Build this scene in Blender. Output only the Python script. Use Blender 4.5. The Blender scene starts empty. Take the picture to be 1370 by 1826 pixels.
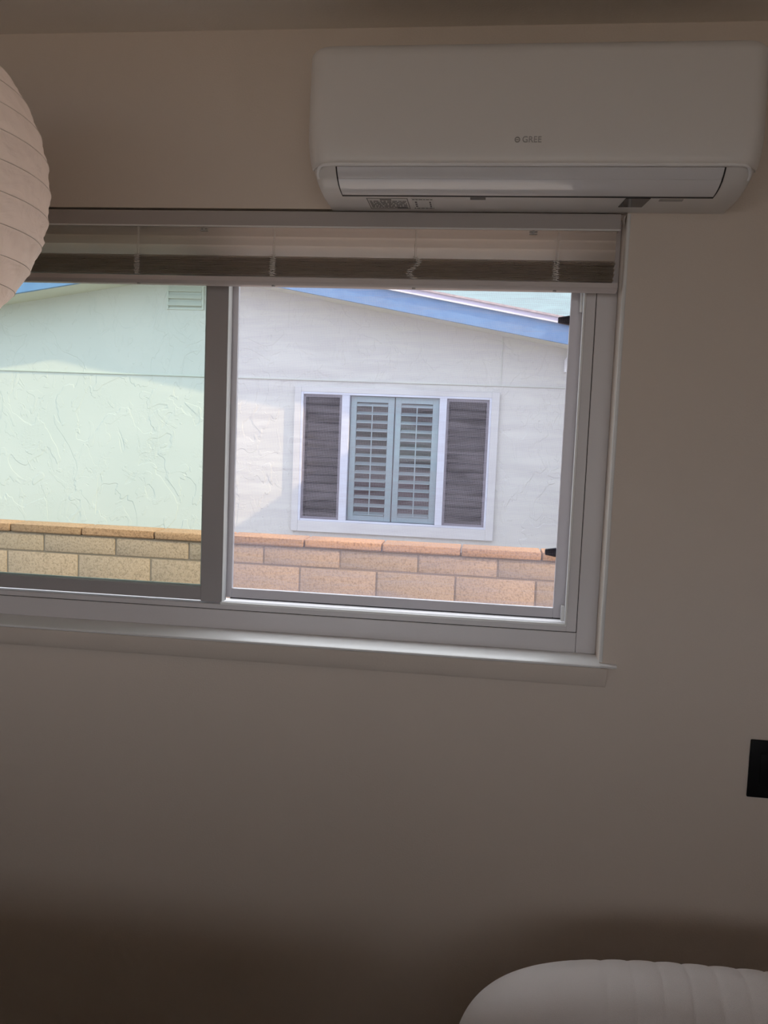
import bpy, bmesh, math, random
from mathutils import Vector, Matrix, noise as mnoise
random.seed(7)
S = bpy.context.scene
COL = S.collection

# ------------------------------------------------------------------ camera
F_PX, YAW, PITCH, ROLL = 1500.0, -0.11725, -0.08905, 0.0397
CAM = Vector((0.0, -1.8, 1.55))
fwd = Vector((math.sin(YAW)*math.cos(PITCH), math.cos(YAW)*math.cos(PITCH), math.sin(PITCH)))
rt0 = Vector((math.cos(YAW), -math.sin(YAW), 0.0))
up0 = rt0.cross(fwd)
rt = math.cos(ROLL)*rt0 + math.sin(ROLL)*up0
up = -math.sin(ROLL)*rt0 + math.cos(ROLL)*up0
cd = bpy.data.cameras.new('camera')
cd.sensor_fit = 'VERTICAL'; cd.sensor_height = 36.0; cd.lens = 36.0*F_PX/1826.0
cd.clip_start = 0.02; cd.clip_end = 300
cam = bpy.data.objects.new('camera', cd); COL.objects.link(cam)
M = Matrix((rt, up, -fwd)).transposed().to_4x4(); M.translation = CAM
cam.matrix_world = M
S.camera = cam

# ------------------------------------------------------------------ sky, sun, exposure
HAZE = (2.2, 2.43, 2.9, 1)
w = bpy.data.worlds.new('sky'); S.world = w; w.use_nodes = True
nt = w.node_tree; nt.nodes.clear()
wo = nt.nodes.new('ShaderNodeOutputWorld'); bg = nt.nodes.new('ShaderNodeBackground')
tc = nt.nodes.new('ShaderNodeTexCoord'); sx = nt.nodes.new('ShaderNodeSeparateXYZ'); rp = nt.nodes.new('ShaderNodeValToRGB')
# hazy sky: clear and cyan away from the sun (north, +y), much brighter white haze on the sun's side (-y)
rp.color_ramp.elements[0].position = 0.30; rp.color_ramp.elements[0].color = (0.175, 0.232, 0.25, 1)
rp.color_ramp.elements[1].position = 0.60; rp.color_ramp.elements[1].color = (0.90, 0.95, 1.0, 1)
nt.links.new(tc.outputs['Generated'], sx.inputs[0]); nt.links.new(sx.outputs['Z'], rp.inputs[0])
mr = nt.nodes.new('ShaderNodeMapRange'); mr.inputs[1].default_value = 0.25; mr.inputs[2].default_value = -0.55
nt.links.new(sx.outputs['Y'], mr.inputs[0])
mxw = nt.nodes.new('ShaderNodeMixRGB'); mxw.inputs[2].default_value = HAZE
nt.links.new(mr.outputs[0], mxw.inputs[0]); vm = nt.nodes.new('ShaderNodeVectorMath'); vm.operation = 'SCALE'; vm.inputs['Scale'].default_value = 4.0
nt.links.new(rp.outputs[0], vm.inputs[0]); nt.links.new(vm.outputs[0], mxw.inputs[1])
nt.links.new(mxw.outputs[0], bg.inputs[0]); nt.links.new(bg.outputs[0], wo.inputs[0])
bg.inputs[1].default_value = 1.0
SUN_DIR = Vector((-1.3, 0.4, -0.77)).normalized()
sd = bpy.data.lights.new('sun', 'SUN'); sd.energy = 5.0; sd.angle = 0.012; sd.color = (1.0, 0.74, 0.42)
sun = bpy.data.objects.new('sun', sd); COL.objects.link(sun)
sun.rotation_euler = SUN_DIR.to_track_quat('-Z', 'Y').to_euler(); sun.location = (6, -3, 8)
S.view_settings.view_transform = 'Standard'; S.view_settings.look = 'None'
S.view_settings.gamma = 1.0; S.view_settings.use_curve_mapping = False
S.view_settings.exposure = 0.0

# ------------------------------------------------------------------ materials
def mat(name, color, rough=0.6, bump=None, var=None, metal=0.0, spec=0.5, coat=0.0):
    """bump=(scale, strength, detail); var=(scale, other colour, amount)"""
    m = bpy.data.materials.new(name); m.use_nodes = True
    t = m.node_tree; b = t.nodes['Principled BSDF']
    b.inputs['Base Color'].default_value = (*color, 1); b.inputs['Roughness'].default_value = rough
    b.inputs['Metallic'].default_value = metal; b.inputs['Specular IOR Level'].default_value = spec
    b.inputs['Coat Weight'].default_value = coat
    c = t.nodes.new('ShaderNodeTexCoord')
    if var:
        n = t.nodes.new('ShaderNodeTexNoise'); n.inputs['Scale'].default_value = var[0]; n.inputs['Detail'].default_value = 5
        r = t.nodes.new('ShaderNodeValToRGB'); r.color_ramp.elements[0].position = .35; r.color_ramp.elements[1].position = .68
        r.color_ramp.elements[0].color = (*color, 1)
        r.color_ramp.elements[1].color = (*[a*(1-var[2])+q*var[2] for a, q in zip(color, var[1])], 1)
        t.links.new(c.outputs['Object'], n.inputs['Vector']); t.links.new(n.outputs['Fac'], r.inputs[0]); t.links.new(r.outputs[0], b.inputs['Base Color'])
    if bump:
        n = t.nodes.new('ShaderNodeTexNoise'); n.inputs['Scale'].default_value = bump[0]
        n.inputs['Detail'].default_value = bump[2] if len(bump) > 2 else 3
        bp = t.nodes.new('ShaderNodeBump'); bp.inputs['Strength'].default_value = bump[1]; bp.inputs['Distance'].default_value = 0.004
        t.links.new(c.outputs['Object'], n.inputs['Vector']); t.links.new(n.outputs['Fac'], bp.inputs['Height']); t.links.new(bp.outputs[0], b.inputs['Normal'])
    return m

WALLC = (0.75, 0.66, 0.585)
m_wall = mat('greige_wall_paint', WALLC, .9, bump=(260, .12), var=(1.5, (0.73, 0.645, 0.57), .5), spec=.2)
m_ceil = mat('ceiling_paint', (0.90, 0.84, 0.77), .95, bump=(200, .2), spec=.2)
m_floor = mat('brown_carpet', (0.20, 0.15, 0.12), .95, bump=(600, .6), var=(9, (0.17, 0.13, 0.1), .6), spec=.1)
m_trim = mat('gloss_trim_paint', (0.74, 0.72, 0.70), .38, bump=(60, .03), var=(8, (0.7, 0.68, 0.65), .5))
m_sill = mat('white_sill_paint', (0.80, 0.79, 0.78), .3, bump=(50, .04))
m_vinyl = mat('white_vinyl', (0.68, 0.65, 0.66), .42, bump=(90, .03), var=(5, (0.64, 0.61, 0.61), .4))
m_alu = mat('grey_screen_frame', (0.74, 0.71, 0.76), .4, bump=(120, .03))
m_gask = mat('dark_gasket', (0.035, 0.03, 0.03), .7, bump=(200, .1))
m_black = mat('black_plastic', (0.006, 0.006, 0.007), .5, bump=(300, .02), spec=.15)
m_tab = mat('black_tab_plastic', (0.012, 0.011, 0.018), .6, bump=(300, .05), spec=.3)
m_ac = mat('ac_white_plastic', (0.80, 0.77, 0.755), .32, bump=(25, .012, 1))
m_aclou = mat('ac_gloss_louver', (0.80, 0.79, 0.82), .12, bump=(20, .005, 1), coat=.6)
m_acdark = mat('ac_dark_gap', (0.03, 0.028, 0.03), .6, bump=(100, .1))
m_logo = mat('logo_grey', (0.40, 0.38, 0.37), .35, bump=(100, .02))
m_stick = mat('sticker_paper', (0.74, 0.72, 0.70), .4, bump=(300, .02))
m_ink = mat('sticker_ink', (0.16, 0.15, 0.15), .5, bump=(300, .02))
m_disp = mat('display_window', (0.05, 0.045, 0.05), .1, bump=(100, .01))
m_rail = mat('blind_rail_enamel', (0.44, 0.40, 0.385), .35, bump=(90, .02))
m_cord = mat('blind_cord', (0.82, 0.77, 0.73), .8, bump=(800, .3))
m_clip = mat('clear_clip', (0.5, 0.48, 0.46), .2, bump=(200, .05))
m_chair = mat('cream_upholstery', (0.92, 0.87, 0.86), .95, bump=(900, .35), var=(14, (0.89, 0.84, 0.83), .5), spec=.15)
m_wood = mat('dark_wood', (0.10, 0.06, 0.04), .5, bump=(40, .1))
m_wire = mat('lantern_wire', (0.82, 0.76, 0.70), .6, bump=(200, .05))
m_tan = mat('roof_trim_white', (0.66, 0.64, 0.68), .6, bump=(60, .1))
m_blue = mat('blue_fascia_paint', (0.115, 0.215, 0.40), .6, bump=(40, .25, 6), var=(12, (0.15, 0.26, 0.44), .6))
m_shing = mat('roof_shingle', (0.36, 0.29, 0.30), .9, bump=(60, .6), var=(25, (0.5, 0.42, 0.42), .7))
m_nwhite = mat('neighbour_frame_white', (0.55, 0.58, 0.69), .45, bump=(90, .02))
m_nvent = mat('vent_cream', (0.54, 0.56, 0.53), .7, bump=(90, .1))
m_shut = mat('shutter_paint', (0.88, 0.89, 0.89), .45, bump=(80, .03))
m_shut2 = mat('shutter_paint_brown', (0.30, 0.27, 0.26), .6, bump=(80, .03))
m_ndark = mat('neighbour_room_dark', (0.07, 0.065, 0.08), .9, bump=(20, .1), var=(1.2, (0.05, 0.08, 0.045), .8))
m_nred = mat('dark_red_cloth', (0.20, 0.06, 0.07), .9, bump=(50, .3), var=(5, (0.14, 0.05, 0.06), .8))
m_ground = mat('pale_gravel', (0.36, 0.33, 0.29), .95, bump=(80, .8, 8), var=(20, (0.36, 0.32, 0.28), .8))
m_mortar = mat('mortar', (0.25, 0.185, 0.145), .95, bump=(200, .5))
m_down = mat('gutter_white', (0.75, 0.75, 0.80), .4, bump=(50, .03))

def two_sided_translucent(name, color, trans, amount, bump=None):
    m = bpy.data.materials.new(name); m.use_nodes = True; t = m.node_tree; t.nodes.clear()
    o = t.nodes.new('ShaderNodeOutputMaterial'); mx = t.nodes.new('ShaderNodeMixShader')
    d = t.nodes.new('ShaderNodeBsdfPrincipled'); tr = t.nodes.new('ShaderNodeBsdfTranslucent')
    d.inputs['Base Color'].default_value = (*color, 1); d.inputs['Roughness'].default_value = .5
    tr.inputs[0].default_value = (*trans, 1); mx.inputs[0].default_value = amount
    t.links.new(d.outputs[0], mx.inputs[1]); t.links.new(tr.outputs[0], mx.inputs[2]); t.links.new(mx.outputs[0], o.inputs[0])
    if bump:
        c = t.nodes.new('ShaderNodeTexCoord'); mp = t.nodes.new('ShaderNodeMapping'); mp.inputs['Scale'].default_value = bump[2]
        n = t.nodes.new('ShaderNodeTexNoise'); n.inputs['Scale'].default_value = bump[0]; n.inputs['Detail'].default_value = 4; n.inputs['Distortion'].default_value = 1.2
        b = t.nodes.new('ShaderNodeBump'); b.inputs['Strength'].default_value = bump[1]; b.inputs['Distance'].default_value = .006
        t.links.new(c.outputs['Object'], mp.inputs[0]); t.links.new(mp.outputs[0], n.inputs['Vector']); t.links.new(n.outputs['Fac'], b.inputs['Height'])
        t.links.new(b.outputs[0], d.inputs['Normal']); t.links.new(b.outputs[0], tr.inputs['Normal'])
    return m
m_slat = two_sided_translucent('vinyl_slat', (0.80, 0.79, 0.78), (0.98, 0.93, 0.88), .8)
m_paper = two_sided_translucent('lantern_paper', (0.86, 0.79, 0.75), (0.92, 0.83, 0.77), .5, bump=(11, 1.0, (1, 1, 1.6)))

def glass_mat(name, tint, refl=.05, rough=0.0):
    m = bpy.data.materials.new(name); m.use_nodes = True; t = m.node_tree; t.nodes.clear()
    o = t.nodes.new('ShaderNodeOutputMaterial'); mx = t.nodes.new('ShaderNodeMixShader'); a = t.nodes.new('ShaderNodeAddShader')
    tr = t.nodes.new('ShaderNodeBsdfTransparent'); gl = t.nodes.new('ShaderNodeBsdfGlossy'); lw = t.nodes.new('ShaderNodeFresnel')
    lw.inputs[0].default_value = 1.45
    tr.inputs[0].default_value = (*tint, 1); gl.inputs['Roughness'].default_value = rough
    t.links.new(lw.outputs[0], mx.inputs[0]); t.links.new(tr.outputs[0], mx.inputs[1]); t.links.new(gl.outputs[0], mx.inputs[2]); t.links.new(mx.outputs[0], o.inputs[0])
    return m
m_glass = glass_mat('green_tinted_double_glass', (0.86, 0.935, 0.89))
m_nglass = glass_mat('neighbour_glass', (0.86, 0.92, 0.95))

def screen_mat(name, wire, period, fill, translucency=.5, wob=0.0, irr=0.0):
    """woven insect mesh: fine wires in object space, open between them"""
    m = bpy.data.materials.new(name); m.use_nodes = True; t = m.node_tree; t.nodes.clear()
    N = t.nodes.new; L = t.links.new
    o = N('ShaderNodeOutputMaterial'); mx = N('ShaderNodeMixShader'); tr = N('ShaderNodeBsdfTransparent')
    df = N('ShaderNodeBsdfDiffuse'); tl = N('ShaderNodeBsdfTranslucent'); m2 = N('ShaderNodeMixShader')
    df.inputs[0].default_value = (*wire, 1); tl.inputs[0].default_value = (*wire, 1); m2.inputs[0].default_value = translucency
    L(df.outputs[0], m2.inputs[1]); L(tl.outputs[0], m2.inputs[2])
    c = N('ShaderNodeTexCoord'); s = N('ShaderNodeSeparateXYZ')
    mp = N('ShaderNodeMapping'); mp.inputs['Scale'].default_value = (7, 1, 75); L(c.outputs['Object'], mp.inputs[0])
    st = N('ShaderNodeTexNoise'); st.inputs['Scale'].default_value = 1.0; st.inputs['Detail'].default_value = 3; st.inputs['Distortion'].default_value = .8
    L(mp.outputs[0], st.inputs['Vector'])
    fw = N('ShaderNodeMapRange'); fw.inputs[1].default_value = .36; fw.inputs[2].default_value = .64; fw.inputs[3].default_value = fill*(1-irr); fw.inputs[4].default_value = fill*(1+irr)
    L(st.outputs['Fac'], fw.inputs[0])
    nz = N('ShaderNodeTexNoise'); nz.inputs['Scale'].default_value = 5.0; nz.inputs['Detail'].default_value = 2
    L(c.outputs['Object'], nz.inputs['Vector'])
    wb = N('ShaderNodeMath'); wb.operation = 'MULTIPLY'; wb.inputs[1].default_value = wob; L(nz.outputs['Fac'], wb.inputs[0])
    L(c.outputs['Object'], s.inputs[0])
    outs = []
    for ax in ('X', 'Z'):
        ad = N('ShaderNodeMath'); ad.operation = 'ADD'; L(s.outputs[ax], ad.inputs[0]); L(wb.outputs[0], ad.inputs[1])
        dv = N('ShaderNodeMath'); dv.operation = 'DIVIDE'; dv.inputs[1].default_value = period; L(ad.outputs[0], dv.inputs[0])
        fr = N('ShaderNodeMath'); fr.operation = 'FRACT'; L(dv.outputs[0], fr.inputs[0])
        lt = N('ShaderNodeMath'); lt.operation = 'LESS_THAN'; L(fw.outputs[0], lt.inputs[1]); L(fr.outputs[0], lt.inputs[0])
        outs.append(lt)
    mm = N('ShaderNodeMath'); mm.operation = 'MAXIMUM'; L(outs[0].outputs[0], mm.inputs[0]); L(outs[1].outputs[0], mm.inputs[1])
    L(mm.outputs[0], mx.inputs[0]); L(tr.outputs[0], mx.inputs[1]); L(m2.outputs[0], mx.inputs[2]); L(mx.outputs[0], o.inputs[0])
    return m
m_screen = screen_mat('insect_mesh', (0.44, 0.41, 0.50), 0.00165, 0.15, .6, wob=.004, irr=.42)
m_nscreen = screen_mat('solar_screen', (0.03, 0.026, 0.03), 0.004, 0.45, .2)

def stucco_mat(name, c1, c2, strength):
    m = bpy.data.materials.new(name); m.use_nodes = True; t = m.node_tree; N = t.nodes.new; L = t.links.new
    b = t.nodes['Principled BSDF']; b.inputs['Roughness'].default_value = .85; b.inputs['Specular IOR Level'].default_value = .2
    c = N('ShaderNodeTexCoord'); mp = N('ShaderNodeMapping'); mp.inputs['Scale'].default_value = (1.0, 1.0, .72)
    L(c.outputs['Object'], mp.inputs[0])
    big = N('ShaderNodeTexNoise'); big.inputs['Scale'].default_value = 2.6; big.inputs['Detail'].default_value = 3; big.inputs['Distortion'].default_value = .9
    L(mp.outputs[0], big.inputs['Vector'])
    # trowel edges: thin ridges where a distorted noise crosses its mid value
    def ridge(src, centre, width, soft=1.0):
        a = N('ShaderNodeMath'); a.operation = 'SUBTRACT'; a.inputs[1].default_value = centre; L(src, a.inputs[0])
        r = N('ShaderNodeMapRange'); r.inputs[1].default_value = 0; r.inputs[2].default_value = width; r.inputs[3].default_value = 0; r.inputs[4].default_value = 1
        L(a.outputs[0], r.inputs[0])
        return r.outputs[0]      # step up with sharp edge
    r1 = ridge(big.outputs['Fac'], .50, .012)
    n2 = N('ShaderNodeTexNoise'); n2.inputs['Scale'].default_value = 5.5; n2.inputs['Detail'].default_value = 4; n2.inputs['Distortion'].default_value = 1.6
    L(mp.outputs[0], n2.inputs['Vector'])
    r2 = ridge(n2.outputs['Fac'], .57, .012)
    fine = N('ShaderNodeTexNoise'); fine.inputs['Scale'].default_value = 38; fine.inputs['Detail'].default_value = 4
    L(c.outputs['Object'], fine.inputs['Vector'])
    msk = N('ShaderNodeTexNoise'); msk.inputs['Scale'].default_value = 3.3; L(c.outputs['Object'], msk.inputs['Vector'])
    mr = N('ShaderNodeMapRange'); mr.inputs[1].default_value = .54; mr.inputs[2].default_value = .62; L(msk.outputs['Fac'], mr.inputs[0])
    fr = ridge(fine.outputs['Fac'], .52, .03)
    fm = N('ShaderNodeMath'); fm.operation = 'MULTIPLY'; L(fr, fm.inputs[0]); L(mr.outputs[0], fm.inputs[1])
    fs = N('ShaderNodeMath'); fs.operation = 'MULTIPLY'; fs.inputs[1].default_value = .30; L(fm.outputs[0], fs.inputs[0])
    s = N('ShaderNodeMath'); s.operation = 'ADD'; L(r1, s.inputs[0]); L(r2, s.inputs[1])
    s2 = N('ShaderNodeMath'); s2.operation = 'ADD'; L(s.outputs[0], s2.inputs[0]); L(fs.outputs[0], s2.inputs[1])
    g = N('ShaderNodeTexNoise'); g.inputs['Scale'].default_value = 120; L(c.outputs['Object'], g.inputs['Vector'])
    gs = N('ShaderNodeMath'); gs.operation = 'MULTIPLY'; gs.inputs[1].default_value = .08; L(g.outputs['Fac'], gs.inputs[0])
    s3 = N('ShaderNodeMath'); s3.operation = 'ADD'; L(s2.outputs[0], s3.inputs[0]); L(gs.outputs[0], s3.inputs[1])
    bp = N('ShaderNodeBump'); bp.inputs['Strength'].default_value = strength; bp.inputs['Distance'].default_value = .006
    L(s3.outputs[0], bp.inputs['Height']); L(bp.outputs[0], b.inputs['Normal'])
    v = N('ShaderNodeTexNoise'); v.inputs['Scale'].default_value = 1.7; L(c.outputs['Object'], v.inputs['Vector'])
    rr = N('ShaderNodeValToRGB'); rr.color_ramp.elements[0].color = (*c1, 1); rr.color_ramp.elements[1].color = (*c2, 1)
    rr.color_ramp.elements[0].position = .4; rr.color_ramp.elements[1].position = .6
    L(v.outputs['Fac'], rr.inputs[0]); L(rr.outputs[0], b.inputs['Base Color'])
    return m
m_stucco = stucco_mat('cream_trowelled_stucco', (0.585, 0.58, 0.565), (0.565, 0.565, 0.55), .45)
m_stucco2 = stucco_mat('cream_window_band', (0.56, 0.56, 0.575), (0.55, 0.55, 0.565), .12)

def block_mat(name, c1, c2, dark, strength):
    m = bpy.data.materials.new(name); m.use_nodes = True; t = m.node_tree; N = t.nodes.new; L = t.links.new
    b = t.nodes['Principled BSDF']; b.inputs['Roughness'].default_value = .95; b.inputs['Specular IOR Level'].default_value = .1
    g = N('ShaderNodeNewGeometry'); c = N('ShaderNodeTexCoord')
    r = N('ShaderNodeValToRGB'); r.color_ramp.elements[0].color = (*c1, 1); r.color_ramp.elements[1].color = (*c2, 1)
    L(g.outputs['Random Per Island'], r.inputs[0])
    n = N('ShaderNodeTexNoise'); n.inputs['Scale'].default_value = 90; n.inputs['Detail'].default_value = 8; n.inputs['Roughness'].default_value = .75; L(c.outputs['Object'], n.inputs['Vector'])
    r2 = N('ShaderNodeMapRange'); r2.inputs[1].default_value = .47; r2.inputs[2].default_value = .64; r2.inputs[4].default_value = .85; L(n.outputs['Fac'], r2.inputs[0])
    mx = N('ShaderNodeMixRGB'); L(r2.outputs[0], mx.inputs[0]); L(r.outputs[0], mx.inputs[1]); mx.inputs[2].default_value = (*dark, 1)
    L(mx.outputs[0], b.inputs['Base Color'])
    bp = N('ShaderNodeBump'); bp.inputs['Strength'].default_value = strength; bp.inputs['Distance'].default_value = .008
    iv = N('ShaderNodeMath'); iv.operation = 'SUBTRACT'; iv.inputs[0].default_value = 1; L(n.outputs['Fac'], iv.inputs[1])
    L(iv.outputs[0], bp.inputs['Height']); L(bp.outputs[0], b.inputs['Normal'])
    return m
m_block = block_mat('tan_concrete_block', (0.455, 0.325, 0.25), (0.40, 0.30, 0.235), (0.23, 0.165, 0.125), .8)
m_cap = block_mat('split_face_cap', (0.46, 0.265, 0.165), (0.41, 0.25, 0.16), (0.21, 0.115, 0.075), 1.0)

# ------------------------------------------------------------------ helpers
def link(name, me, m, parent=None):
    o = bpy.data.objects.new(name, me); COL.objects.link(o)
    if m is not None: me.materials.append(m)
    if parent is not None: o.parent = parent; o.matrix_parent_inverse = Matrix.Translation(-Vector(parent.location)) if True else None
    return o
def obj(name, bm, m, parent=None, smooth=None):
    me = bpy.data.meshes.new(name); bm.normal_update(); bm.to_mesh(me); bm.free()
    if smooth is not None:
        for p in me.polygons: p.use_smooth = True
        try: me.set_sharp_from_angle(angle=math.radians(smooth))
        except Exception: pass
    return link(name, me, m, parent)
def thing(name, label, cat, loc=(0, 0, 0), group=None, kind=None):
    o = bpy.data.objects.new(name, None); COL.objects.link(o); o.location = loc; o.empty_display_size = .1
    if kind: o['kind'] = kind
    if label: o['label'] = label
    if cat: o['category'] = cat
    if group: o['group'] = group
    return o
def box(bm, x0, x1, y0, y1, z0, z1, bev=0.0, seg=2):
    b = bmesh.new()
    r = bmesh.ops.create_cube(b, size=1.0)
    for v in b.verts:
        v.co = Vector((x0 if v.co.x < 0 else x1, y0 if v.co.y < 0 else y1, z0 if v.co.z < 0 else z1))
    if bev > 0:
        bmesh.ops.bevel(b, geom=list(b.edges), offset=bev, segments=seg, profile=.5, affect='EDGES')
    me = bpy.data.meshes.new('t'); b.to_mesh(me); b.free(); bm.from_mesh(me); bpy.data.meshes.remove(me)
    return bm
def boxes(name, lst, m, parent=None, bev=0.0, kind=None, smooth=None):
    bm = bmesh.new()
    for a in lst: box(bm, *a[:6], bev=(a[6] if len(a) > 6 else bev))
    o = obj(name, bm, m, parent, smooth)
    if kind: o['kind'] = kind
    return o
def prism_xz(bm, pts, y0, y1):
    """pts: (x,z) outline, counter-clockwise seen from -y"""
    a = [bm.verts.new((x, y0, z)) for x, z in pts]; b = [bm.verts.new((x, y1, z)) for x, z in pts]
    n = len(pts); bm.faces.new(a); bm.faces.new(b[::-1])
    for i in range(n): bm.faces.new((a[i], b[i], b[(i+1) % n], a[(i+1) % n]))
    bmesh.ops.recalc_face_normals(bm, faces=bm.faces)
def prism_yz(bm, pts, x0, x1):
    a = [bm.verts.new((x0, y, z)) for y, z in pts]; b = [bm.verts.new((x1, y, z)) for y, z in pts]
    n = len(pts); bm.faces.new(a); bm.faces.new(b[::-1])
    for i in range(n): bm.faces.new((a[i], b[i], b[(i+1) % n], a[(i+1) % n]))
    bmesh.ops.recalc_face_normals(bm, faces=bm.faces)
def tube(bm, pts, r, n=8, closed=False):
    pts = [Vector(p) for p in pts]; rings = []; N = len(pts)
    prev = None
    for i, p in enumerate(pts):
        if closed: t = pts[(i+1) % N]-pts[i-1]
        else: t = pts[min(i+1, N-1)]-pts[max(i-1, 0)]
        t.normalize()
        if prev is None:
            a = Vector((0, 0, 1)) if abs(t.z) < .9 else Vector((1, 0, 0))
            u = t.cross(a).normalized()
        else:
            u = (prev-t*prev.dot(t)).normalized()
        prev = u; v = t.cross(u)
        rings.append([bm.verts.new(p+r*(math.cos(2*math.pi*k/n)*u+math.sin(2*math.pi*k/n)*v)) for k in range(n)])
    for i in range(N if closed else N-1):
        A, B = rings[i], rings[(i+1) % N]
        for k in range(n): bm.faces.new((A[k], A[(k+1) % n], B[(k+1) % n], B[k]))
    if not closed:
        bm.faces.new(rings[0][::-1]); bm.faces.new(rings[-1])

# ------------------------------------------------------------------ room shell
CEIL = 2.39
XL, XR, YB = -2.5, 1.75, -4.2            # left wall, right wall, back wall
OX0, OX1, OZ0, OZ1 = -1.45, 0.262, 1.090, 2.025   # window opening
WT = 0.16                                # window wall thickness
def wall_with_hole(name, X0, X1, Y0, Y1, Z0, Z1, hx0, hx1, hz0, hz1, m):
    return boxes(name, [(X0, hx0, Y0, Y1, Z0, Z1), (hx1, X1, Y0, Y1, Z0, Z1), (hx0, hx1, Y0, Y1, Z0, hz0), (hx0, hx1, Y0, Y1, hz1, Z1)], m, kind='structure')
# window wall: one skin with a softly rounded drywall corner around the opening
wl = wall_with_hole('wall_front', XL-.1, XR+.1, 0, WT, -.45, CEIL+.15, OX0, OX1, OZ0-.0205, OZ1, m_wall)
cb = bmesh.new(); tube(cb, [(OX1+.0035, .0032, OZ0+.001+i*(OZ1-OZ0-.006)/40) for i in range(41)], .0045, 10)
o = obj('trim_3', cb, m_sill, None, 60); o['kind'] = 'structure'
boxes('wall_left', [(XL-.1, XL, YB-.1, 0, -.45, CEIL+.15)], m_wall, kind='structure')
boxes('wall_right', [(XR, XR+.1, YB-.1, 0, -.45, CEIL+.15)], m_wall, kind='structure')
BX0, BX1, BZ0, BZ1 = -2.1, 1.45, 0.75, 2.2
wall_with_hole('wall_back', XL, XR, YB-.1, YB, -.45, CEIL+.15, BX0, BX1, BZ0, BZ1, m_wall)
boxes('ceiling', [(XL, XR, YB, 0, CEIL, CEIL+.15)], m_ceil, kind='structure')
boxes('floor', [(XL, XR, YB, 0, -.12, 0)], m_floor, kind='structure')
boxes('baseboard_front', [(XL, XR, -.014, 0, 0, .09, .004)], m_trim, kind='structure')
# big unseen window added behind the camera to fill the room with daylight
w2 = thing('added_window_2', None, None, ((BX0+BX1)/2, YB, BZ0), kind='structure')
boxes('window_frame', [(BX0, BX0+.05, YB-.08, YB-.02, BZ0, BZ1), (BX1-.05, BX1, YB-.08, YB-.02, BZ0, BZ1), (BX0+.05, BX1-.05, YB-.08, YB-.02, BZ0, BZ0+.05),
                       (BX0+.05, BX1-.05, YB-.08, YB-.02, BZ1-.05, BZ1), (-.225, -.175, YB-.08, YB-.02, BZ0+.05, BZ1-.05)], m_vinyl, w2)
boxes('glass_pane', [(BX0+.05, BX1-.05, YB-.052, YB-.048, BZ0+.05, BZ1-.05)], glass_mat('warming_glass', (1.0, .95, .885)), w2)  # warm tint added to offset the bluish sky light indoors
# unseen patio roof added to keep the sun out of that window
boxes('sun_block_eave', [(XL-1, XR+2.5, YB-1.6, YB-.1, CEIL+.15, CEIL+.25)], m_tan, kind='structure')

# window stool and apron
sb = bmesh.new()
prism_yz(sb, [(WT-.03, OZ0-.02), (WT-.03, OZ0), (-.016, OZ0), (-.0205, OZ0-.0025), (-.0212, OZ0-.005), (-.0205, OZ0-.007), (0.0, OZ0-.0075), (0.0, OZ0-.02)], OX0-.03, OX1)
o = obj('trim_1', sb, m_sill, None, 40); o['kind'] = 'structure'
hb = bmesh.new()
prism_yz(hb, [(0, OZ0-.0075), (0, OZ0-.001), (-.014, OZ0-.001), (-.0195, OZ0-.0025), (-.0195, OZ0-.006), (-.016, OZ0-.0075)], OX1, OX1+.034)
bmesh.ops.translate(hb, verts=hb.verts, vec=(0, -.0001, 0))
me = bpy.data.meshes.new('h'); hb.to_mesh(me); hb.free()
bm = bmesh.new(); bm.from_mesh(o.data); bm.from_mesh(me); bm.to_mesh(o.data); bm.free()
ab = bmesh.new()
prism_yz(ab, [(0, OZ0-.052), (0, OZ0-.0076), (-.0200, OZ0-.0076), (-.0190, OZ0-.022), (-.013, OZ0-.036), (-.011, OZ0-.046), (-.006, OZ0-.0515)], OX0-.02, OX1+.014)
o = obj('trim_2', ab, m_wall, None, 40); o['kind'] = 'structure'

# ------------------------------------------------------------------ the window
w1 = thing('window_1', None, None, ((OX0+OX1)/2, .1, OZ0), kind='structure')
FY = .070
boxes('window_frame', [
    (OX1-.043, OX1, FY, .155, OZ0, OZ1, .0015), (OX0, OX0+.043, FY, .155, OZ0, OZ1, .0015),
    (OX0+.043, OX1-.0435, FY, .155, OZ0, OZ0+.045, .0015), (OX0+.043, OX1-.043, FY, .155, OZ1-.045, OZ1, .0015)], m_vinyl, w1)
IX1 = OX1-.043; IZ0 = OZ0+.045
# dark joint line then the inner frame step with a raised track lip
boxes('joint_seam', [(IX1-.0012, IX1+.0004, FY+.0012, FY+.02, IZ0-.0, OZ1-.06), (OX0+.05, IX1, FY+.0012, FY+.02, IZ0, IZ0+.0012)], m_gask, w1)
boxes('track_frame', [
    (IX1-.0225, IX1-.0012, FY+.001, .15, IZ0+.0012, OZ1-.05, .001), (OX0+.05, IX1-.022, FY+.001, .15, IZ0+.0012, IZ0+.0125, .001),
    (OX0+.05, IX1-.0012, FY+.001, .15, OZ1-.055, OZ1-.045)], m_vinyl, w1)
boxes('track_lip', [(IX1-.0265, IX1-.0225, FY-.001, FY+.012, IZ0+.018, OZ1-.05, .0008), (-.595, IX1-.0225, FY-.001, FY+.012, IZ0+.0125, IZ0+.018, .0008)], m_sill, w1)
boxes('weatherstrip', [(IX1-.0345, IX1-.0275, FY+.012, FY+.03, IZ0+.022, OZ0+.10, .001), (IX1-.032, IX1-.0275, FY+.014, FY+.03, 1.835, OZ1-.05, .001)], m_sill, w1)
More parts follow.
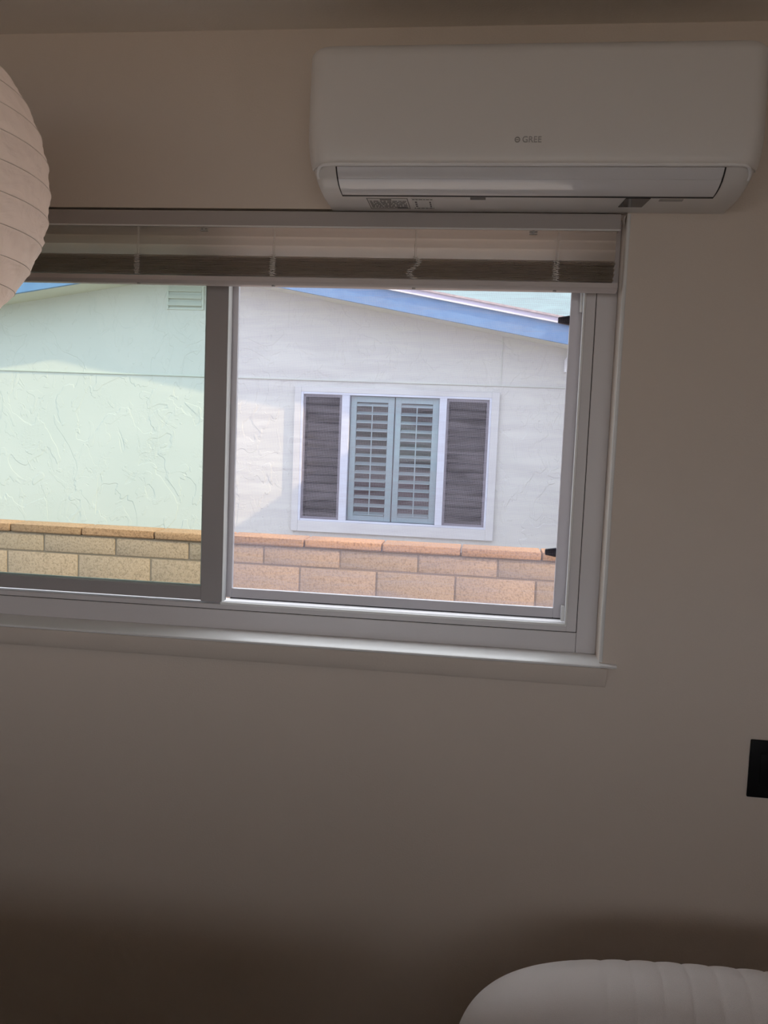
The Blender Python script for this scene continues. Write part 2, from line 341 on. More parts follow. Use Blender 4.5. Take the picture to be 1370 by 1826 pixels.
boxes('track_gap', [(-.595, IX1-.024, .1465, .150, IZ0+.0125, IZ0+.026), (IX1-.030, IX1-.0225, .132, .150, IZ0+.02, OZ1-.05), (-.595, IX1-.0275, FY+.013, .105, IZ0+.0125, IZ0+.0128)], m_gask, w1)
# left sash: bottom rail, meeting stile, glass
sash = boxes('sash', [(OX0+.05, -.6445, .078, .104, 1.153, 1.184, .0015), (-.6445, -.5935, .076, .106, 1.151, OZ1-.05, .0015), (OX0+.045, OX0+.085, .078, .104, 1.184, OZ1-.05, .0015),
                      (OX0+.05, -.645, .078, .104, OZ1-.08, OZ1-.05, .0015)], mat('sash_vinyl', (0.38, 0.355, 0.355), .45, bump=(90, .03)), w1)
boxes('glazing_bead', [(OX0+.085, -.6495, .088, .094, 1.184, 1.1875), (-.6495, -.6445, .086, .094, 1.184, OZ1-.08)], mat('glazing_bead_grey', (0.42, 0.50, 0.48), .4, bump=(90, .03)), w1)
boxes('glass_pane', [(OX0+.085, -.6495, .0905, .0935, 1.1875, OZ1-.08)], m_glass, w1)
# meeting stile's bright side strip
boxes('interlock_strip', [(-.5935, -.5925, .0755, .1055, 1.152, OZ1-.05)], m_sill, w1)
# insect screen in its own frame, hanging outside
scr = thing('insect_screen', 'grey framed insect screen filling the open right half of the window', 'window screen', (-.2, .11, 1.158))
SX0, SX1, SZ0, SZ1 = -.602, .1945, 1.158, OZ1-.056
boxes('screen_frame', [(SX0, -.5795, .108, .120, SZ0, SZ1, .0015), (.1685, SX1, .108, .120, SZ0, SZ1, .0015), (-.5795, .1685, .108, .120, SZ0, 1.180, .0015), (-.5795, .1685, .108, .120, SZ1-.02, SZ1, .0015)], m_alu, scr)
bm = bmesh.new(); vs = [bm.verts.new(p) for p in ((-.5795, .114, 1.18), (.1685, .114, 1.18), (.1685, .114, SZ1-.02), (-.5795, .114, SZ1-.02))]; bm.faces.new(vs)
obj('mesh', bm, m_screen, scr)
for zc in (1.8215, 1.3055):
    bm = bmesh.new()
    pts = [(.1705, zc-.0105), (.1705, zc+.0105), (.146, zc+.0065), (.144, zc+.005), (.144, zc-.005), (.146, zc-.0065)]
    prism_xz(bm, pts[::-1], .1155, .1235)
    obj('pull_tab', bm, m_tab, scr)

# ------------------------------------------------------------------ venetian blind
bl = thing('venetian_blind', 'raised horizontal blind with cream slats bunched above the window', 'blind', (-.6, .02, 1.868))
BXL, BXR = -1.43, .250
hr = boxes('headrail', [(BXL, BXR, .0, .034, 1.9885, 2.0205, .0018)], m_rail, bl)
boxes('valance_lip', [(BXL, BXR, -.0012, .002, 1.986, 1.9895, .0007)], m_sill, hr)
def slat_bm(zc, tilt, y=.018, wd=.0255, sag=0.0, dx=0.0):
    bm = bmesh.new(); n = 6; m = 24
    rows = []
    for j in range(m+1):
        x = BXL+.006+dx+(BXR-.012-BXL)*j/m; row = []
        for i in range(n+1):
            t = i/n-.5; c = .0034*(1-4*t*t)
            yy = t*wd; zz = c
            yr = yy*math.cos(tilt)+zz*math.sin(tilt); zr = -yy*math.sin(tilt)*-1+zz*math.cos(tilt)
            row.append(bm.verts.new((x, y+yr, zc+zr+sag*math.sin(math.pi*(x+.9)/1.1*2))))
        rows.append(row)
    for j in range(m):
        for i in range(n): bm.faces.new((rows[j][i], rows[j+1][i], rows[j+1][i+1], rows[j][i+1]))
    bmesh.ops.solidify(bm, geom=bm.faces[:], thickness=.0009)
    return bm
for zc, tl in ((1.9770, -1.02), (1.9585, -.98), (1.9400, -.94)):
    obj('slat', slat_bm(zc, tl), m_slat, bl, 60)
ns = 19
m_slatd = m_slat
for i in range(ns):
    z = 1.8855+i*(.0425/ns)
    obj('slat', slat_bm(z, random.uniform(-.03, .03), y=.018+random.uniform(-.0012, .0012), sag=random.uniform(-.0003, .0003), dx=random.uniform(-.003, .002)), m_slatd, bl, 60)
bmr = bmesh.new(); prism_yz(bmr, [(.0035, 1.8825), (.0035, 1.8735), (.0050, 1.8715), (.0095, 1.8668), (.012, 1.8660), (.031, 1.8660), (.034, 1.869), (.034, 1.8825)], BXL, BXR+.001)
br = obj('bottom_rail', bmr, mat('bottom_rail_enamel', (0.60, 0.54, 0.525), .35, bump=(90, .02)), bl, 30)
for x in (-.778, -.474, -.169, .125):
    bm = bmesh.new()
    for yy in (.0035, .032):
        tube(bm, [(x, yy, 1.99), (x+.001, yy, 1.97), (x-.0008, yy, 1.95), (x, yy, 1.928)], .0008, 6)
    tube(bm, [(x+.004, .002, 1.988), (x+.0035, .0015, 1.95), (x+.004, .001, 1.929)], .0006, 6)
    obj('ladder_cord', bm, m_cord, bl, 60)
    bm = bmesh.new()
    for s, amp in ((0, .006), (1, .005)):
        pts = []
        for k in range(34):
            z = 1.929-k*(.044/33)
            off = (.010*math.sin(k*.19) if x == -.169 else 0)
            pts.append((x-.003+s*.006+off+amp*math.sin(k*2.1+s)*(.6+.4*random.random()), .0015-.0015*math.cos(k*1.3), z))
        tube(bm, pts, .0010, 5)
    obj('cord_loops', bm, m_cord, bl, 60)
    bm = bmesh.new(); r = bmesh.ops.create_cone(bm, cap_ends=True, segments=16, radius1=.0035, radius2=.0045, depth=.003)
    bmesh.ops.translate(bm, verts=bm.verts, vec=(x, .013, 1.8656)); obj('cord_button', bm, m_logo, br, 40)
for x in (-.627, .075):
    boxes('valance_clip', [(x-.008, x-.002, -.002, .004, 1.9815, 1.984), (x+.002, x+.008, -.002, .004, 1.9815, 1.984), (x-.008, x+.008, -.002, .004, 1.977, 1.979), (x-.002, x+.002, -.0015, .004, 1.977, 1.985)], m_logo, hr)
bm = bmesh.new(); tube(bm, [(.118, .001, 1.962), (.124, .0, 1.972), (.128, -.001, 1.975), (.129, 0, 1.965), (.128, .001, 1.95)], .0007, 6)
obj('loose_cord_end', bm, m_cord, bl, 60)

# ------------------------------------------------------------------ air conditioner
XC = .051; ZT = 2.272; ZB = 2.0215
ac = thing('air_conditioner', 'white wall mounted split air conditioner above the window', 'air conditioner', (XC, 0, ZB))
def Wz(z):
    h = .411
    if z < 2.11:
        t = (2.11-z)/(2.11-ZB); h -= .014*t**1.6
    if z > ZT-.02:
        d = z-(ZT-.02); h -= .02-math.sqrt(max(.02**2-d*d, 0))
    return h
def pull(ax, W, r=.032):
    d = ax-(W-r)
    return 0 if d <= 0 else r-math.sqrt(max(r*r-d*d, 0))
def loft(profile, smin=-1, smax=1, caps=True, r=.032, off=0.0, ns_=None):
    ss = []
    N = 60
    for i in range(N+1):
        a = -math.pi/2+math.pi*i/N
        ss.append(math.sin(a)*.0+ (2*i/N-1))
    ss = sorted(set([-1+.12*(1-math.cos(k/14*math.pi/2)) for k in range(15)]+[-.88+1.76*k/20 for k in range(21)]+[1-.12*(1-math.cos(k/14*math.pi/2)) for k in range(15)]))
    ss = [s for s in ss if smin-1e-6 <= s <= smax+1e-6]
    if ss[0] > smin+1e-6: ss.insert(0, smin)
    if ss[-1] < smax-1e-6: ss.append(smax)
    bm = bmesh.new(); rows = []
    for s in ss:
        row = []
        for (y, z) in profile:
            W = Wz(z)
            p = pull(abs(s)*W, W, r)
            yy = min(y+p*min(1, -y/.15), 0.0)
            row.append(bm.verts.new((XC+s*W, yy, z)))
        rows.append(row)
    for j in range(len(rows)-1):
        for i in range(len(profile)-1):
            bm.faces.new((rows[j][i], rows[j+1][i], rows[j+1][i+1], rows[j][i+1]))
    if caps:
        bm.faces.new(rows[0]); bm.faces.new(rows[-1][::-1])
    bmesh.ops.recalc_face_normals(bm, faces=bm.faces)
    return bm
def arc(cy, cz, r, a0, a1, n):
    return [(cy+r*math.cos(math.radians(a0+(a1-a0)*k/n)), cz+r*math.sin(math.radians(a0+(a1-a0)*k/n))) for k in range(n+1)]
top = [(0, ZT)]+[(-.02-k*.028, ZT) for k in range(6)]+arc(-.172, ZT-.028, .028, 90, 176, 10)
front = [(-.2015, 2.22), (-.2035, 2.19), (-.205, 2.16), (-.2058, 2.13), (-.206, 2.10), (-.2055, 2.08), (-.2045, 2.068)]
lip = [(-.2035, 2.0605), (-.2015, 2.0565), (-.198, 2.0545), (-.195, 2.0545)]
low = [(-.1935, 2.052), (-.190, 2.047), (-.184, 2.041), (-.174, 2.034), (-.160, 2.028), (-.145, 2.0245), (-.130, 2.0225), (-.118, 2.0218), (-.10, 2.0215), (-.06, 2.0215), (0, 2.0215)]
obj('housing', loft(top[:-8]+[(-.17, ZT-.03), (-.188, 2.23), (-.192, 2.15), (-.192, 2.07)]+low), m_ac, ac, 35)
fpm = loft(top[5:]+front+lip, caps=False)
bmesh.ops.solidify(fpm, geom=fpm.faces[:], thickness=-.003)
fp = obj('front_panel', fpm, m_ac, ac, 35)
# pale bead painting the highlight along the panel lip and round both outlet ends
m_lip_glint = mat('ac_lip_glint', (0.93, 0.92, 0.93), .3, bump=(25, .01))
def surf_pt(s, y, z, r=.032):
    W = Wz(z); p = pull(abs(s)*W, W, r); return Vector((XC+s*W, y+p*min(1, -y/.15), z))
pts = []
for k in range(9):
    a = k/8*math.pi/2
    z = 2.038+.0155*math.sin(a); s = -.985+.055*(1-math.cos(a))
    yb = -.180-.022*math.sin(a)
    pts.append(surf_pt(s, yb, z))
for k in range(1, 40): pts.append(surf_pt(-.93+1.86*k/40, -.2025, 2.0537))
for k in range(8, -1, -1):
    a = k/8*math.pi/2
    z = 2.038+.0155*math.sin(a); s = .985-.055*(1-math.cos(a)); yb = -.180-.022*math.sin(a)
    pts.append(surf_pt(s, yb, z))
bm = bmesh.new(); tube(bm, pts, .0028, 8); obj('lip_highlight', bm, m_lip_glint, ac, 60)
# louver
def lou_bm(x0, x1, off, prof):
    bm = bmesh.new(); rows = []
    for x in (x0, x0+.004, (x0+x1)/2, x1-.004, x1):
        row = []
        for i, (y, z) in enumerate(prof):
            a = prof[max(i-1, 0)]; b = prof[min(i+1, len(prof)-1)]
            tx, tz = b[0]-a[0], b[1]-a[1]; l = math.hypot(tx, tz); nx, nz = (tz/l, -tx/l)
            if nz > 0: nx, nz = -nx, -nz
            row.append(bm.verts.new((x, y+nx*off, z+nz*off)))
        rows.append(row)
    for j in range(len(rows)-1):
        for i in range(len(prof)-1): bm.faces.new((rows[j][i], rows[j+1][i], rows[j+1][i+1], rows[j][i+1]))
    bmesh.ops.recalc_face_normals(bm, faces=bm.faces)
    return bm
lprof = low[:8]
gb = lou_bm(-.3065, .4000, .0006, [(-.1945, 2.0537)]+low[:8]+[(-.111, 2.0216)]); bmesh.ops.solidify(gb, geom=gb.faces[:], thickness=.0006); obj('outlet_gap', gb, m_acdark, ac, 35)
lb = lou_bm(-.3035, .3965, .0022, [(-.194, 2.0525), (-.1905, 2.0475), (-.185, 2.0415), (-.178, 2.0375), (-.1775, 2.0365), (-.172, 2.0335), (-.160, 2.0285), (-.145, 2.0250), (-.130, 2.0228), (-.126, 2.0225)])
bmesh.ops.solidify(lb, geom=lb.faces[:], thickness=.0012); obj('louver', lb, m_aclou, ac, 25)
# logo
cu = bpy.data.curves.new('logo', 'FONT'); cu.body = 'GREE'; cu.size = .0155; cu.extrude = .0004; cu.align_x = 'CENTER'; cu.align_y = 'CENTER'; cu.space_character = 1.02
tmp = bpy.data.objects.new('tmp', cu); COL.objects.link(tmp); bpy.context.view_layer.update()
dg = bpy.context.evaluated_depsgraph_get(); me = bpy.data.meshes.new_from_object(tmp.evaluated_get(dg)); bpy.data.objects.remove(tmp)
for v in me.vertices: x, y, z = v.co; v.co = (.0545+x*.95, -.2098-z, 2.0945+y)
me.name = 'logo'
bm = bmesh.new(); bm.from_mesh(me)
tube(bm, [(.0285+.0042*math.cos(a*math.pi/12), -.2098, 2.0945+.0042*math.sin(a*math.pi/12)) for a in range(24)], .0009, 6, closed=True)
tube(bm, [(.0257, -.2098, 2.0945), (.0312, -.2098, 2.0945)], .0006, 6)
obj('logo', bm, m_logo, fp)
# stickers, display and slot on the underside
def flat(name, x0, x1, y0, y1, m, parent, skew=0.0, th=.0005):
    bm = bmesh.new(); z = ZB
    a = [bm.verts.new(p) for p in ((x0, y0, z-th), (x1, y0, z-th), (x1+skew, y1, z-th), (x0+skew, y1, z-th))]
    b = [bm.verts.new(p) for p in ((x0, y0, z), (x1, y0, z), (x1+skew, y1, z), (x0+skew, y1, z))]
    bm.faces.new(a[::-1]); bm.faces.new(b)
    for i in range(4): bm.faces.new((a[i], a[(i+1) % 4], b[(i+1) % 4], b[i]))
    bmesh.ops.recalc_face_normals(bm, faces=bm.faces)
    return obj(name, bm, m, parent)
rl = flat('rating_label', -.262, -.178, -.098, -.022, m_stick, ac)
bm = bmesh.new(); zt = ZB-.0009
def strip(x0, x1, y0, y1): box(bm, x0, x1, y0, y1, zt, ZB-.0004)
strip(-.261, -.179, -.0975, -.096); strip(-.261, -.179, -.024, -.0225); strip(-.261, -.2595, -.097, -.023); strip(-.1805, -.179, -.097, -.023)
strip(-.235, -.212, -.092, -.084)
for r in range(6):
    y = -.079+r*.0085; x = -.257
    while x < -.185:
        l = random.uniform(.004, .014); strip(x, min(x+l, -.183), y, y+.0045); x += l+random.uniform(.001, .003)
strip(-.205, -.183, -.034, -.027)
obj('print_marks', bm, m_ink, rl)
r2 = flat('notice_label', -.172, -.128, -.098, -.022, m_stick, ac)
bm = bmesh.new()
for y in (-.092, -.030):
    x = -.170
    while x < -.131:
        l = random.uniform(.003, .008); strip(x, min(x+l, -.130), y, y+.004); x += l+.0015
for y in (-.075, -.060, -.046): strip(-.166, -.162, y, y+.008); strip(-.137, -.134, y, y+.01)
obj('print_marks', bm, m_ink, r2)
flat('round_sticker', -.108, -.062, -.098, -.045, m_ac, ac)
r3 = flat('small_sticker', -.055, -.025, -.105, -.090, m_ink, ac)
flat('display_window', .2415, .287, -.108, -.048, m_disp, ac, skew=-.006, th=.0012)
flat('indicator_slot', .305, .349, -.101, -.088, m_logo, ac, th=.0008)

# ------------------------------------------------------------------ paper lantern, upper left
LC = Vector((-.956, -.6, 1.916)); LR = .268
lan = thing('paper_lantern', 'round white ribbed paper lantern hanging beside the window', 'lantern', tuple(LC))
NR = 18; BR = LR*.985
bm = bmesh.new(); rows = []
sub = 8; NU = 300
zs = []
for i in range(NR*sub+1):
    t = i/(NR*sub); lat = (-.5+t)*math.pi*.925
    fr = (i % sub)/sub; sc = 1-.013*math.sin(math.pi*fr)
    row = []
    for k in range(NU):
        a = 2*math.pi*k/NU
        q = Vector((math.cos(lat)*math.cos(a)*7, math.cos(lat)*math.sin(a)*7, math.sin(lat)*16))
        wr = 1+.016*math.sin(math.pi*fr)**.5*(mnoise.turbulence(q, 3, True)-.35)+.0025*math.sin(a*23+i*.7)*math.sin(math.pi*fr)+.0018*math.sin(a*41-i*1.3)*math.sin(math.pi*fr)
        row.append(bm.verts.new(LC+Vector((math.cos(lat)*math.cos(a)*LR*sc*wr, math.cos(lat)*math.sin(a)*LR*sc*wr, math.sin(lat)*BR))))
    rows.append(row)
for i in range(len(rows)-1):
    for k in range(NU): bm.faces.new((rows[i][k], rows[i][(k+1) % NU], rows[i+1][(k+1) % NU], rows[i+1][k]))
obj('paper_shade', bm, m_paper, lan, 180)
bm = bmesh.new()
for j in range(NR+1):
    lat = (-.5+j/NR)*math.pi*.925; rr = math.cos(lat)*LR*1.001; z = math.sin(lat)*BR
    tube(bm, [LC+Vector((rr*math.cos(2*math.pi*k/96), rr*math.sin(2*math.pi*k/96), z)) for k in range(96)], .0006, 6, closed=True)
obj('rib_wires', bm, m_wire, lan, 60)
bm = bmesh.new(); tube(bm, [LC+Vector((0, 0, z)) for z in (-.02, .1, .3, CEIL-LC.z)], .003, 8)
tube(bm, [LC+Vector((-.033, 0, BR*.98)), LC+Vector((.033, 0, BR*.98))], .0015, 6)
obj('cord', bm, m_cord, lan, 60)
bm = bmesh.new(); bmesh.ops.create_uvsphere(bm, u_segments=20, v_segments=14, radius=.03); bmesh.ops.translate(bm, verts=bm.verts, vec=LC+Vector((0, 0, -.04)))
obj('bulb', bm, m_stick, lan, 60)
lp = bpy.data.lights.new('lantern_fill_light', 'POINT'); lp.energy = 0.75; lp.color = (1.0, .86, .78); lp.shadow_soft_size = .05  # added fill light that brightens the paper and the wall nearby
lo = bpy.data.objects.new('lantern_fill_light', lp); COL.objects.link(lo); lo.location = LC+Vector((0, 0, -.13))

# ------------------------------------------------------------------ armchair, bottom right
ch = thing('armchair', 'cream upholstered chair back with rounded corner and vertical channels below the window', 'armchair', (.54, -.55, 0))
CXc, HW, TOPZ = .560, .572, .640
def back_top(u):          # u in [-1,1]
    return (1-abs(u)**4.3)**(1/4.3)
bm = bmesh.new(); rows = []
NX, NP = 520, 28
for j in range(NX+1):
    u = math.sin((j/NX-.5)*math.pi)*.9995
    x = CXc+HW*u; h = .29+(TOPZ-.29)*back_top(u)-.034*u*u*(1-.6*abs(u))
    k = (x-.254)/.0476; ph = k-math.floor(k)
    inside = 1.0 if (.15 < x < CXc*2-.15) else 0.0
    fade = min(1, max(0, (x-.20)/.05))*min(1, max(0, (2*CXc-.20-x)/.05))
    sc = (abs(math.sin(math.pi*ph))**.35-1)*.0038*fade
    row = []
    th = .075*max(.25, (1-abs(u)**6)**.5); hz = h
    for i in range(NP+1):
        a = math.pi*i/NP      # front bottom -> over top -> back bottom
        # straight sides with rounded top
        t = i/NP
        if t < .25: y, z = -th, .25+(hz-.06-.25)*(t/.25)
        elif t > .75: y, z = th, .25+(hz-.06-.25)*((1-t)/.25)
        else:
            b = (t-.25)/.5*math.pi; y, z = -th*math.cos(b), hz-.06+.06*math.sin(b)
        l = (1+sc/.075) if t <= .75 else 1
        zz = z+(sc*.8*math.sin((t-.25)/.5*math.pi) if .25 < t < .75 else 0)
        row.append(bm.verts.new((x, -.345+y*l, zz)))
    rows.append(row)
for j in range(NX):
    for i in range(NP): bm.faces.new((rows[j][i], rows[j+1][i], rows[j+1][i+1], rows[j][i+1]))
bm.faces.new(rows[0]); bm.faces.new(rows[-1][::-1])
bmesh.ops.recalc_face_normals(bm, faces=bm.faces)
obj('backrest', bm, m_chair, ch, 60)
boxes('seat', [(.10, .99, -.93, -.40, .24, .42, .05)], m_chair, ch, smooth=40)
for x0, x1 in ((-.0, .10), (.99, 1.09)):
    boxes('armrest', [(x0, x1, -.90, -.42, .16, .50, .045)], m_chair, ch, smooth=40)
boxes('base', [(.02, 1.07, -.91, -.29, .14, .25, .02)], m_chair, ch, smooth=40)
for x in (.09, 1.0):
    for y in (-.86, -.34):
        bm = bmesh.new(); bmesh.ops.create_cone(bm, cap_ends=True, segments=16, radius1=.014, radius2=.024, depth=.145)
        bmesh.ops.translate(bm, verts=bm.verts, vec=(x, y, .0725)); obj('leg', bm, m_wood, ch, 40)

# ------------------------------------------------------------------ unseen white table added to shade the low wall and reflect in the louver
dk = thing('added_desk', 'white table added out of view for its shade and its reflection in the louver', 'added_desk', (-.8, -1.25, 0))
boxes('desktop', [(-1.55, -.06, -1.55, -.92, .675, .705, .004)], mat('white_laminate', (0.82, 0.82, 0.83), .25, bump=(40, .01)), dk)
for x in (-1.52, -.14):
    for y in (-1.52, -.98): boxes('leg', [(x, x+.05, y, y+.05, 0, .675, .003)], m_trim, dk)

# ------------------------------------------------------------------ unseen low cupboard added behind the camera to darken the lower wall
cb_ = thing('shade_cabinet', 'dark wooden cupboard added out of view to shade the lower wall', 'shade_cabinet', (-.4, -2.55, 0))
boxes('body', [(-2.45, 1.7, -2.75, -2.38, .06, .99, .004)], m_wood, cb_)
boxes('worktop', [(-2.47, 1.72, -2.77, -2.36, .99, 1.02, .004)], m_wood, cb_)
for k in range(6):
    d = boxes('door', [(-2.43+k*.687, -2.43+k*.687+.677, -2.38, -2.36, .09, .97, .003)], m_wood, cb_)
    boxes('knob', [(-2.43+k*.687+.05, -2.43+k*.687+.07, -2.36, -2.335, .62, .64, .004)], m_logo, d)
boxes('plinth', [(-2.40, 1.65, -2.72, -2.42, 0, .06)], m_wood, cb_)

# ------------------------------------------------------------------ black wall plate
pl = thing('wall_plate', 'plain black plate on the bare wall, cut by the photo edge', 'wall plate', (.62, 0, .887))
boxes('plate', [(.5815, .6595, -.006, 0, .8255, .9495, .0022)], m_black, pl, smooth=40)
boxes('rocker', [(.603, .638, -.0085, -.004, .853, .922, .0012)], m_black, pl, smooth=40)
for z in (.838, .937):
    bm = bmesh.new(); bmesh.ops.create_cone(bm, cap_ends=True, segments=16, radius1=.003, radius2=.003, depth=.0012)
    bmesh.ops.rotate(bm, verts=bm.verts, cent=(0, 0, 0), matrix=Matrix.Rotation(math.pi/2, 3, 'X')); bmesh.ops.translate(bm, verts=bm.verts, vec=(.6205, -.0064, z)); obj('screw', bm, m_black, pl, 40)

# ------------------------------------------------------------------ outside: ground, block wall
boxes('ground', [(-30, 30, WT, 40, -.55, -.45), (-30, 30, -30, WT, -.60, -.45)][:1]+[(-30, 30, -30, WT, -.65, -.55)], m_ground, kind='structure')
FYF = 2.47; sc = (FYF+1.8)/4.4
def fz(z): return 1.55-(1.55-z)*sc
fence = thing('block_wall', 'low tan concrete block wall with reddish rough capstones outside the window', 'garden wall', (-1.0, FYF+.1, -.45))
BL = .4064
zc0, zc1 = fz(.9405), fz(.9895)          # cap front bottom / top
zr1 = fz(.8355)
def blocks(bm, z0, z1, xoff, y0, y1, gap=.010, bev=.004):
    n0 = int((-7-xoff)/BL); 
    for k in range(n0, n0+28):
        x0 = xoff+k*BL
        j = random.uniform(-.0015, .0015)
        box(bm, x0+gap/2, x0+BL-gap/2, y0+j, y1, z0+gap/2, z1-gap/2, bev=bev, seg=2)
bm = bmesh.new()
xr1 = -1.583*sc; xr2 = -1.801*sc; xcp = -1.360*sc
blocks(bm, zr1, zc0, xr1, FYF, FYF+.15)
z = zr1; odd = True
rowh = .203
while z > -.45:
    blocks(bm, z-rowh, z, xr2 if odd else xr1, FYF, FYF+.15); z -= rowh; odd = not odd
obj('blocks', bm, m_block, fence, 30)
boxes('mortar', [(-7.2, 4.0, FYF+.004, FYF+.146, -.5, zc0+.001)], m_mortar, fence)
bm = bmesh.new(); blocks(bm, zc0, zc1, xcp, FYF-.012, FYF+.165, gap=.006, bev=.007)
for v in bm.verts:
    if v.co.y < FYF+.01: v.co += Vector((0, random.uniform(-.002, .002), random.uniform(-.001, .001)))
obj('capstones', bm, m_cap, fence, 30)

# ------------------------------------------------------------------ neighbour's house
NY = 5.5
nh = thing('neighbour_house', 'cream stucco gabled house with blue roof edge beyond the block wall', 'house', (-2.5, NY, -.45))
PK, PZ, SL = -2.635, 2.892, .1705
NXR = .66; NXL = -5.75
def rake(x): return PZ-SL*abs(x-PK)
WX0, WX1, WZ0, WZ1 = -1.625, .030, .785, 1.915       # window hole
def wallpoly(pts): 
    bm = bmesh.new(); prism_xz(bm, pts, NY, NY+.15); return bm
bm = bmesh.new()
JZ = 2.02
for pts in ([(NXL, -.5), (WX0, -.5), (WX0, JZ), (NXL, JZ)], [(WX1, -.5), (NXR, -.5), (NXR, JZ), (WX1, JZ)],
            [(WX0, -.5), (WX1, -.5), (WX1, WZ0), (WX0, WZ0)], [(WX0, WZ1), (WX1, WZ1), (WX1, JZ), (WX0, JZ)]):
    prism_xz(bm, pts, NY, NY+.15)
prism_xz(bm, [(NXL, JZ), (.097, JZ), (.097, rake(.097)+.06), (PK, PZ+.06), (NXL, rake(NXL)+.06)], NY, NY+.15)
prism_xz(bm, [(.097, JZ), (NXR, JZ), (NXR, rake(NXR)+.06), (.097, rake(.097)+.06)], NY, NY+.15)
obj('stucco_wall', bm, m_stucco, nh)
# control joints: slim metal screeds that stand off the stucco
boxes('control_joint', [(NXL, NXR, NY-.012, NY, JZ-.004, JZ+.009, .001), (.092, .100, NY-.006, NY, JZ+.01, rake(.1)+.02, .001)], m_nvent, nh)
# return wall on the right end
boxes('side_wall', [(NXR-.15, NXR, NY+.15, NY+6, -.5, rake(NXR)+.02)], m_stucco, nh)
# band round the window
TX0, TX1, TZ0, TZ1 = -1.685, .096, .69, 1.962; TY = NY-.031
boxes('window_band', [(TX0, WX0, TY, NY, TZ0, TZ1, .004), (WX1, TX1, TY, NY, TZ0, TZ1, .004), (WX0, WX1, TY, NY, TZ0, WZ0, .004), (WX0, WX1, TY, NY, WZ1, TZ1, .004)], m_stucco2, nh)
boxes('window_frame', [(WX0, -1.604, NY-.03, NY+.05, WZ0, WZ1, .003), (.012, WX1, NY-.03, NY+.05, WZ0, WZ1, .003), (-1.604, .012, NY-.03, NY+.05, WZ0, .803, .003), (-1.604, .012, NY-.03, NY+.05, 1.897, WZ1, .003),
                       (-1.262, -1.195, NY-.03, NY+.05, .803, 1.897, .003), (-.413, -.350, NY-.03, NY+.05, .803, 1.897, .003)], m_nwhite, nh)
m_scf = mat('solar_screen_frame', (0.17, 0.155, 0.19), .5, bump=(90, .05))
for a, b in ((-1.604, -1.262), (-.350, .012)):
    sf = boxes('solar_screen', [(a, a+.018, NY-.012, NY-.002, .803, 1.897), (b-.022, b, NY-.012, NY-.002, .803, 1.897), (a+.018, b-.022, NY-.012, NY-.002, .803, .825), (a+.018, b-.022, NY-.012, NY-.002, 1.875, 1.897)], m_scf, nh)
    bm = bmesh.new(); bm.faces.new([bm.verts.new(p) for p in ((a, NY-.006, .81), (b, NY-.006, .81), (b, NY-.006, 1.89), (a, NY-.006, 1.89))]); obj('mesh', bm, m_nscreen, sf)
    bm = bmesh.new()
    for k in range(14):
        zc = .845+k*.077
        bmx = bmesh.new(); box(bmx, a+.03, b-.03, -.004, .004, -.036, .036); bmesh.ops.rotate(bmx, verts=bmx.verts, cent=(0, 0, 0), matrix=Matrix.Rotation(-.62, 3, 'X')); bmesh.ops.translate(bmx, verts=bmx.verts, vec=(0, NY+.06, zc))
        mm = bpy.data.meshes.new('t'); bmx.to_mesh(mm); bmx.free(); bm.from_mesh(mm)
    obj('louvers', bm, m_shut2, sf)
boxes('glass_pane', [(-1.195, -.413, NY+.0, NY+.004, .803, 1.897)], m_nglass, nh)
for a, b in ((-1.190, -.808), (-.798, -.418)):
    sp = boxes('shutter_panel', [(a, a+.05, NY+.03, NY+.055, .806, 1.894, .002), (b-.055, b, NY+.03, NY+.055, .806, 1.894, .002), (a+.05, b-.055, NY+.03, NY+.055, .806, .85, .002), (a+.05, b-.055, NY+.03, NY+.055, 1.845, 1.894, .002)], m_shut, nh)
    bm = bmesh.new()
    for k in range(14):
        zc = .868+k*.0735
        bmx = bmesh.new(); box(bmx, a+.052, b-.057, -.030, .030, -.005, .005, bev=.003); bmesh.ops.rotate(bmx, verts=bmx.verts, cent=(0, 0, 0), matrix=Matrix.Rotation(math.radians(20), 3, 'X')); bmesh.ops.translate(bmx, verts=bmx.verts, vec=(0, NY+.046, zc))
        mm = bpy.data.meshes.new('t'); bmx.to_mesh(mm); bmx.free(); bm.from_mesh(mm)
    obj('louvers', bm, m_shut, sp)
    boxes('tilt_rod', [((a+b)/2-.005, (a+b)/2+.005, NY+.016, NY+.026, .86, 1.83, .002)], m_shut, sp)
# dim room behind
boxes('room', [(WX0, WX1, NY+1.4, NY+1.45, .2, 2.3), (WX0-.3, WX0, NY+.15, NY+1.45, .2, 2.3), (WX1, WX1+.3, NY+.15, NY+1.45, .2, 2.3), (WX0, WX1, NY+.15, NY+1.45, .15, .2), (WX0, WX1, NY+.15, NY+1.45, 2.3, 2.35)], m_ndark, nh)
boxes('sofa', [(-1.3, -.5, NY+.45, NY+.9, .2, 1.20, .06)], m_nred, nh, smooth=40)
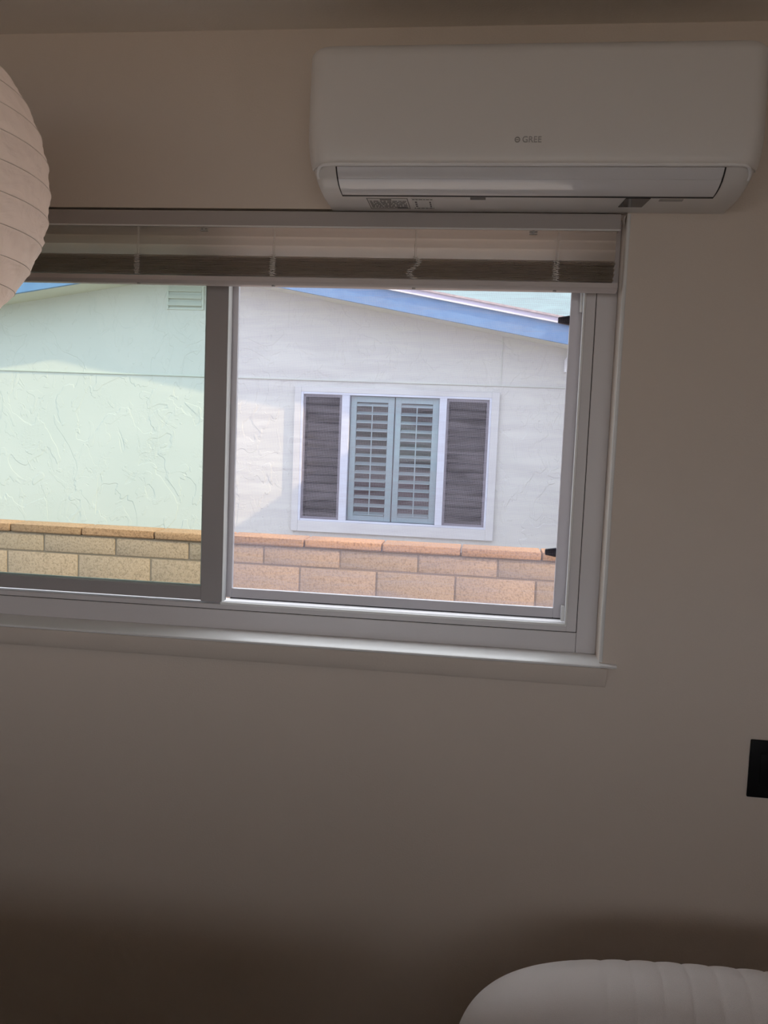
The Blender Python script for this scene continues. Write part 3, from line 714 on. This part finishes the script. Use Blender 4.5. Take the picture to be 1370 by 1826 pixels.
# gable vent
gv = boxes('gable_vent', [(-2.866, -2.850, NY-.02, NY+.02, 2.60, 2.80), (-2.545, -2.529, NY-.02, NY+.02, 2.60, 2.80), (-2.851, -2.544, NY-.012, NY+.02, 2.60, 2.61), (-2.851, -2.544, NY-.003, NY+.01, 2.609, 2.80)], m_nvent, nh)
bm = bmesh.new()
for k in range(3):
    zc = 2.652+k*.062
    bmx = bmesh.new(); box(bmx, -2.850, -2.545, -.003, .003, -.026, .026); bmesh.ops.rotate(bmx, verts=bmx.verts, cent=(0, 0, 0), matrix=Matrix.Rotation(-.6, 3, 'X')); bmesh.ops.translate(bmx, verts=bmx.verts, vec=(0, NY-.018, zc))
    mm = bpy.data.meshes.new('t'); bmx.to_mesh(mm); bmx.free(); bm.from_mesh(mm)
obj('vent_slats', bm, m_nvent, gv)
# rake fascia, roof edge and roof slab
RY = NY-.4; EX = 1.15
def band(off0, off1, x0, x1): 
    return [(x0, rake(x0)+off0), (x1, rake(x1)+off0), (x1, rake(x1)+off1), (x0, rake(x0)+off1)]
bm = bmesh.new(); prism_xz(bm, band(0, .148, PK, EX), RY, RY+.035); prism_xz(bm, band(0, .148, -6.3, PK), RY, RY+.035); obj('fascia', bm, m_blue, nh)
bm = bmesh.new(); prism_xz(bm, band(.148, .160, PK, EX+.02), RY-.030, RY+.035); prism_xz(bm, band(.148, .160, -6.3, PK), RY-.030, RY+.035); obj('drip_edge', bm, m_tan, nh)
bm = bmesh.new(); prism_xz(bm, band(.160, .192, PK, EX+.02), RY-.015, RY+.035); prism_xz(bm, band(.160, .192, -6.3, PK), RY-.015, RY+.035); obj('roof_edge_trim', bm, mat('lilac_grey_trim', (0.47, 0.43, 0.54), .6, bump=(60, .1)), nh)
bm = bmesh.new(); prism_xz(bm, band(.192, .208, PK, EX+.03), RY-.03, NY+6); prism_xz(bm, band(.192, .208, -6.3, PK), RY-.03, NY+6); obj('roof', bm, m_shing, nh)
bm = bmesh.new(); prism_xz(bm, band(.012, .19, PK, EX-.02), RY+.035, NY+6); prism_xz(bm, band(.012, .19, -6.3, PK), RY+.035, NY+6); obj('soffit', bm, mat('cream_soffit', (0.57, 0.565, 0.49), .9, bump=(60, .2)), nh)
# downspout just past the corner
bm = bmesh.new(); tube(bm, [(.70, NY-.10, 2.36), (.69, NY-.09, 2.30), (.645, NY-.035, 2.24), (.645, NY-.035, 2.15)], .03, 10); obj('downspout', bm, m_down, nh, 40)
# unseen slab added off to the right to cast the diagonal shadow there
wg = thing('shadow_slab', 'cream slab added out of view to cast the diagonal shadow', 'shadow_caster', (1.3, 4.6, -.45))
bm = bmesh.new()
def ez(y): return 2.837+.415*(y-4.586)
prism_yz(bm, [(3.95, -.5), (NY+.1, -.5), (NY+.1, ez(NY+.1)), (3.95, ez(3.95))], 1.30, 1.42)
obj('wall', bm, m_stucco, wg)
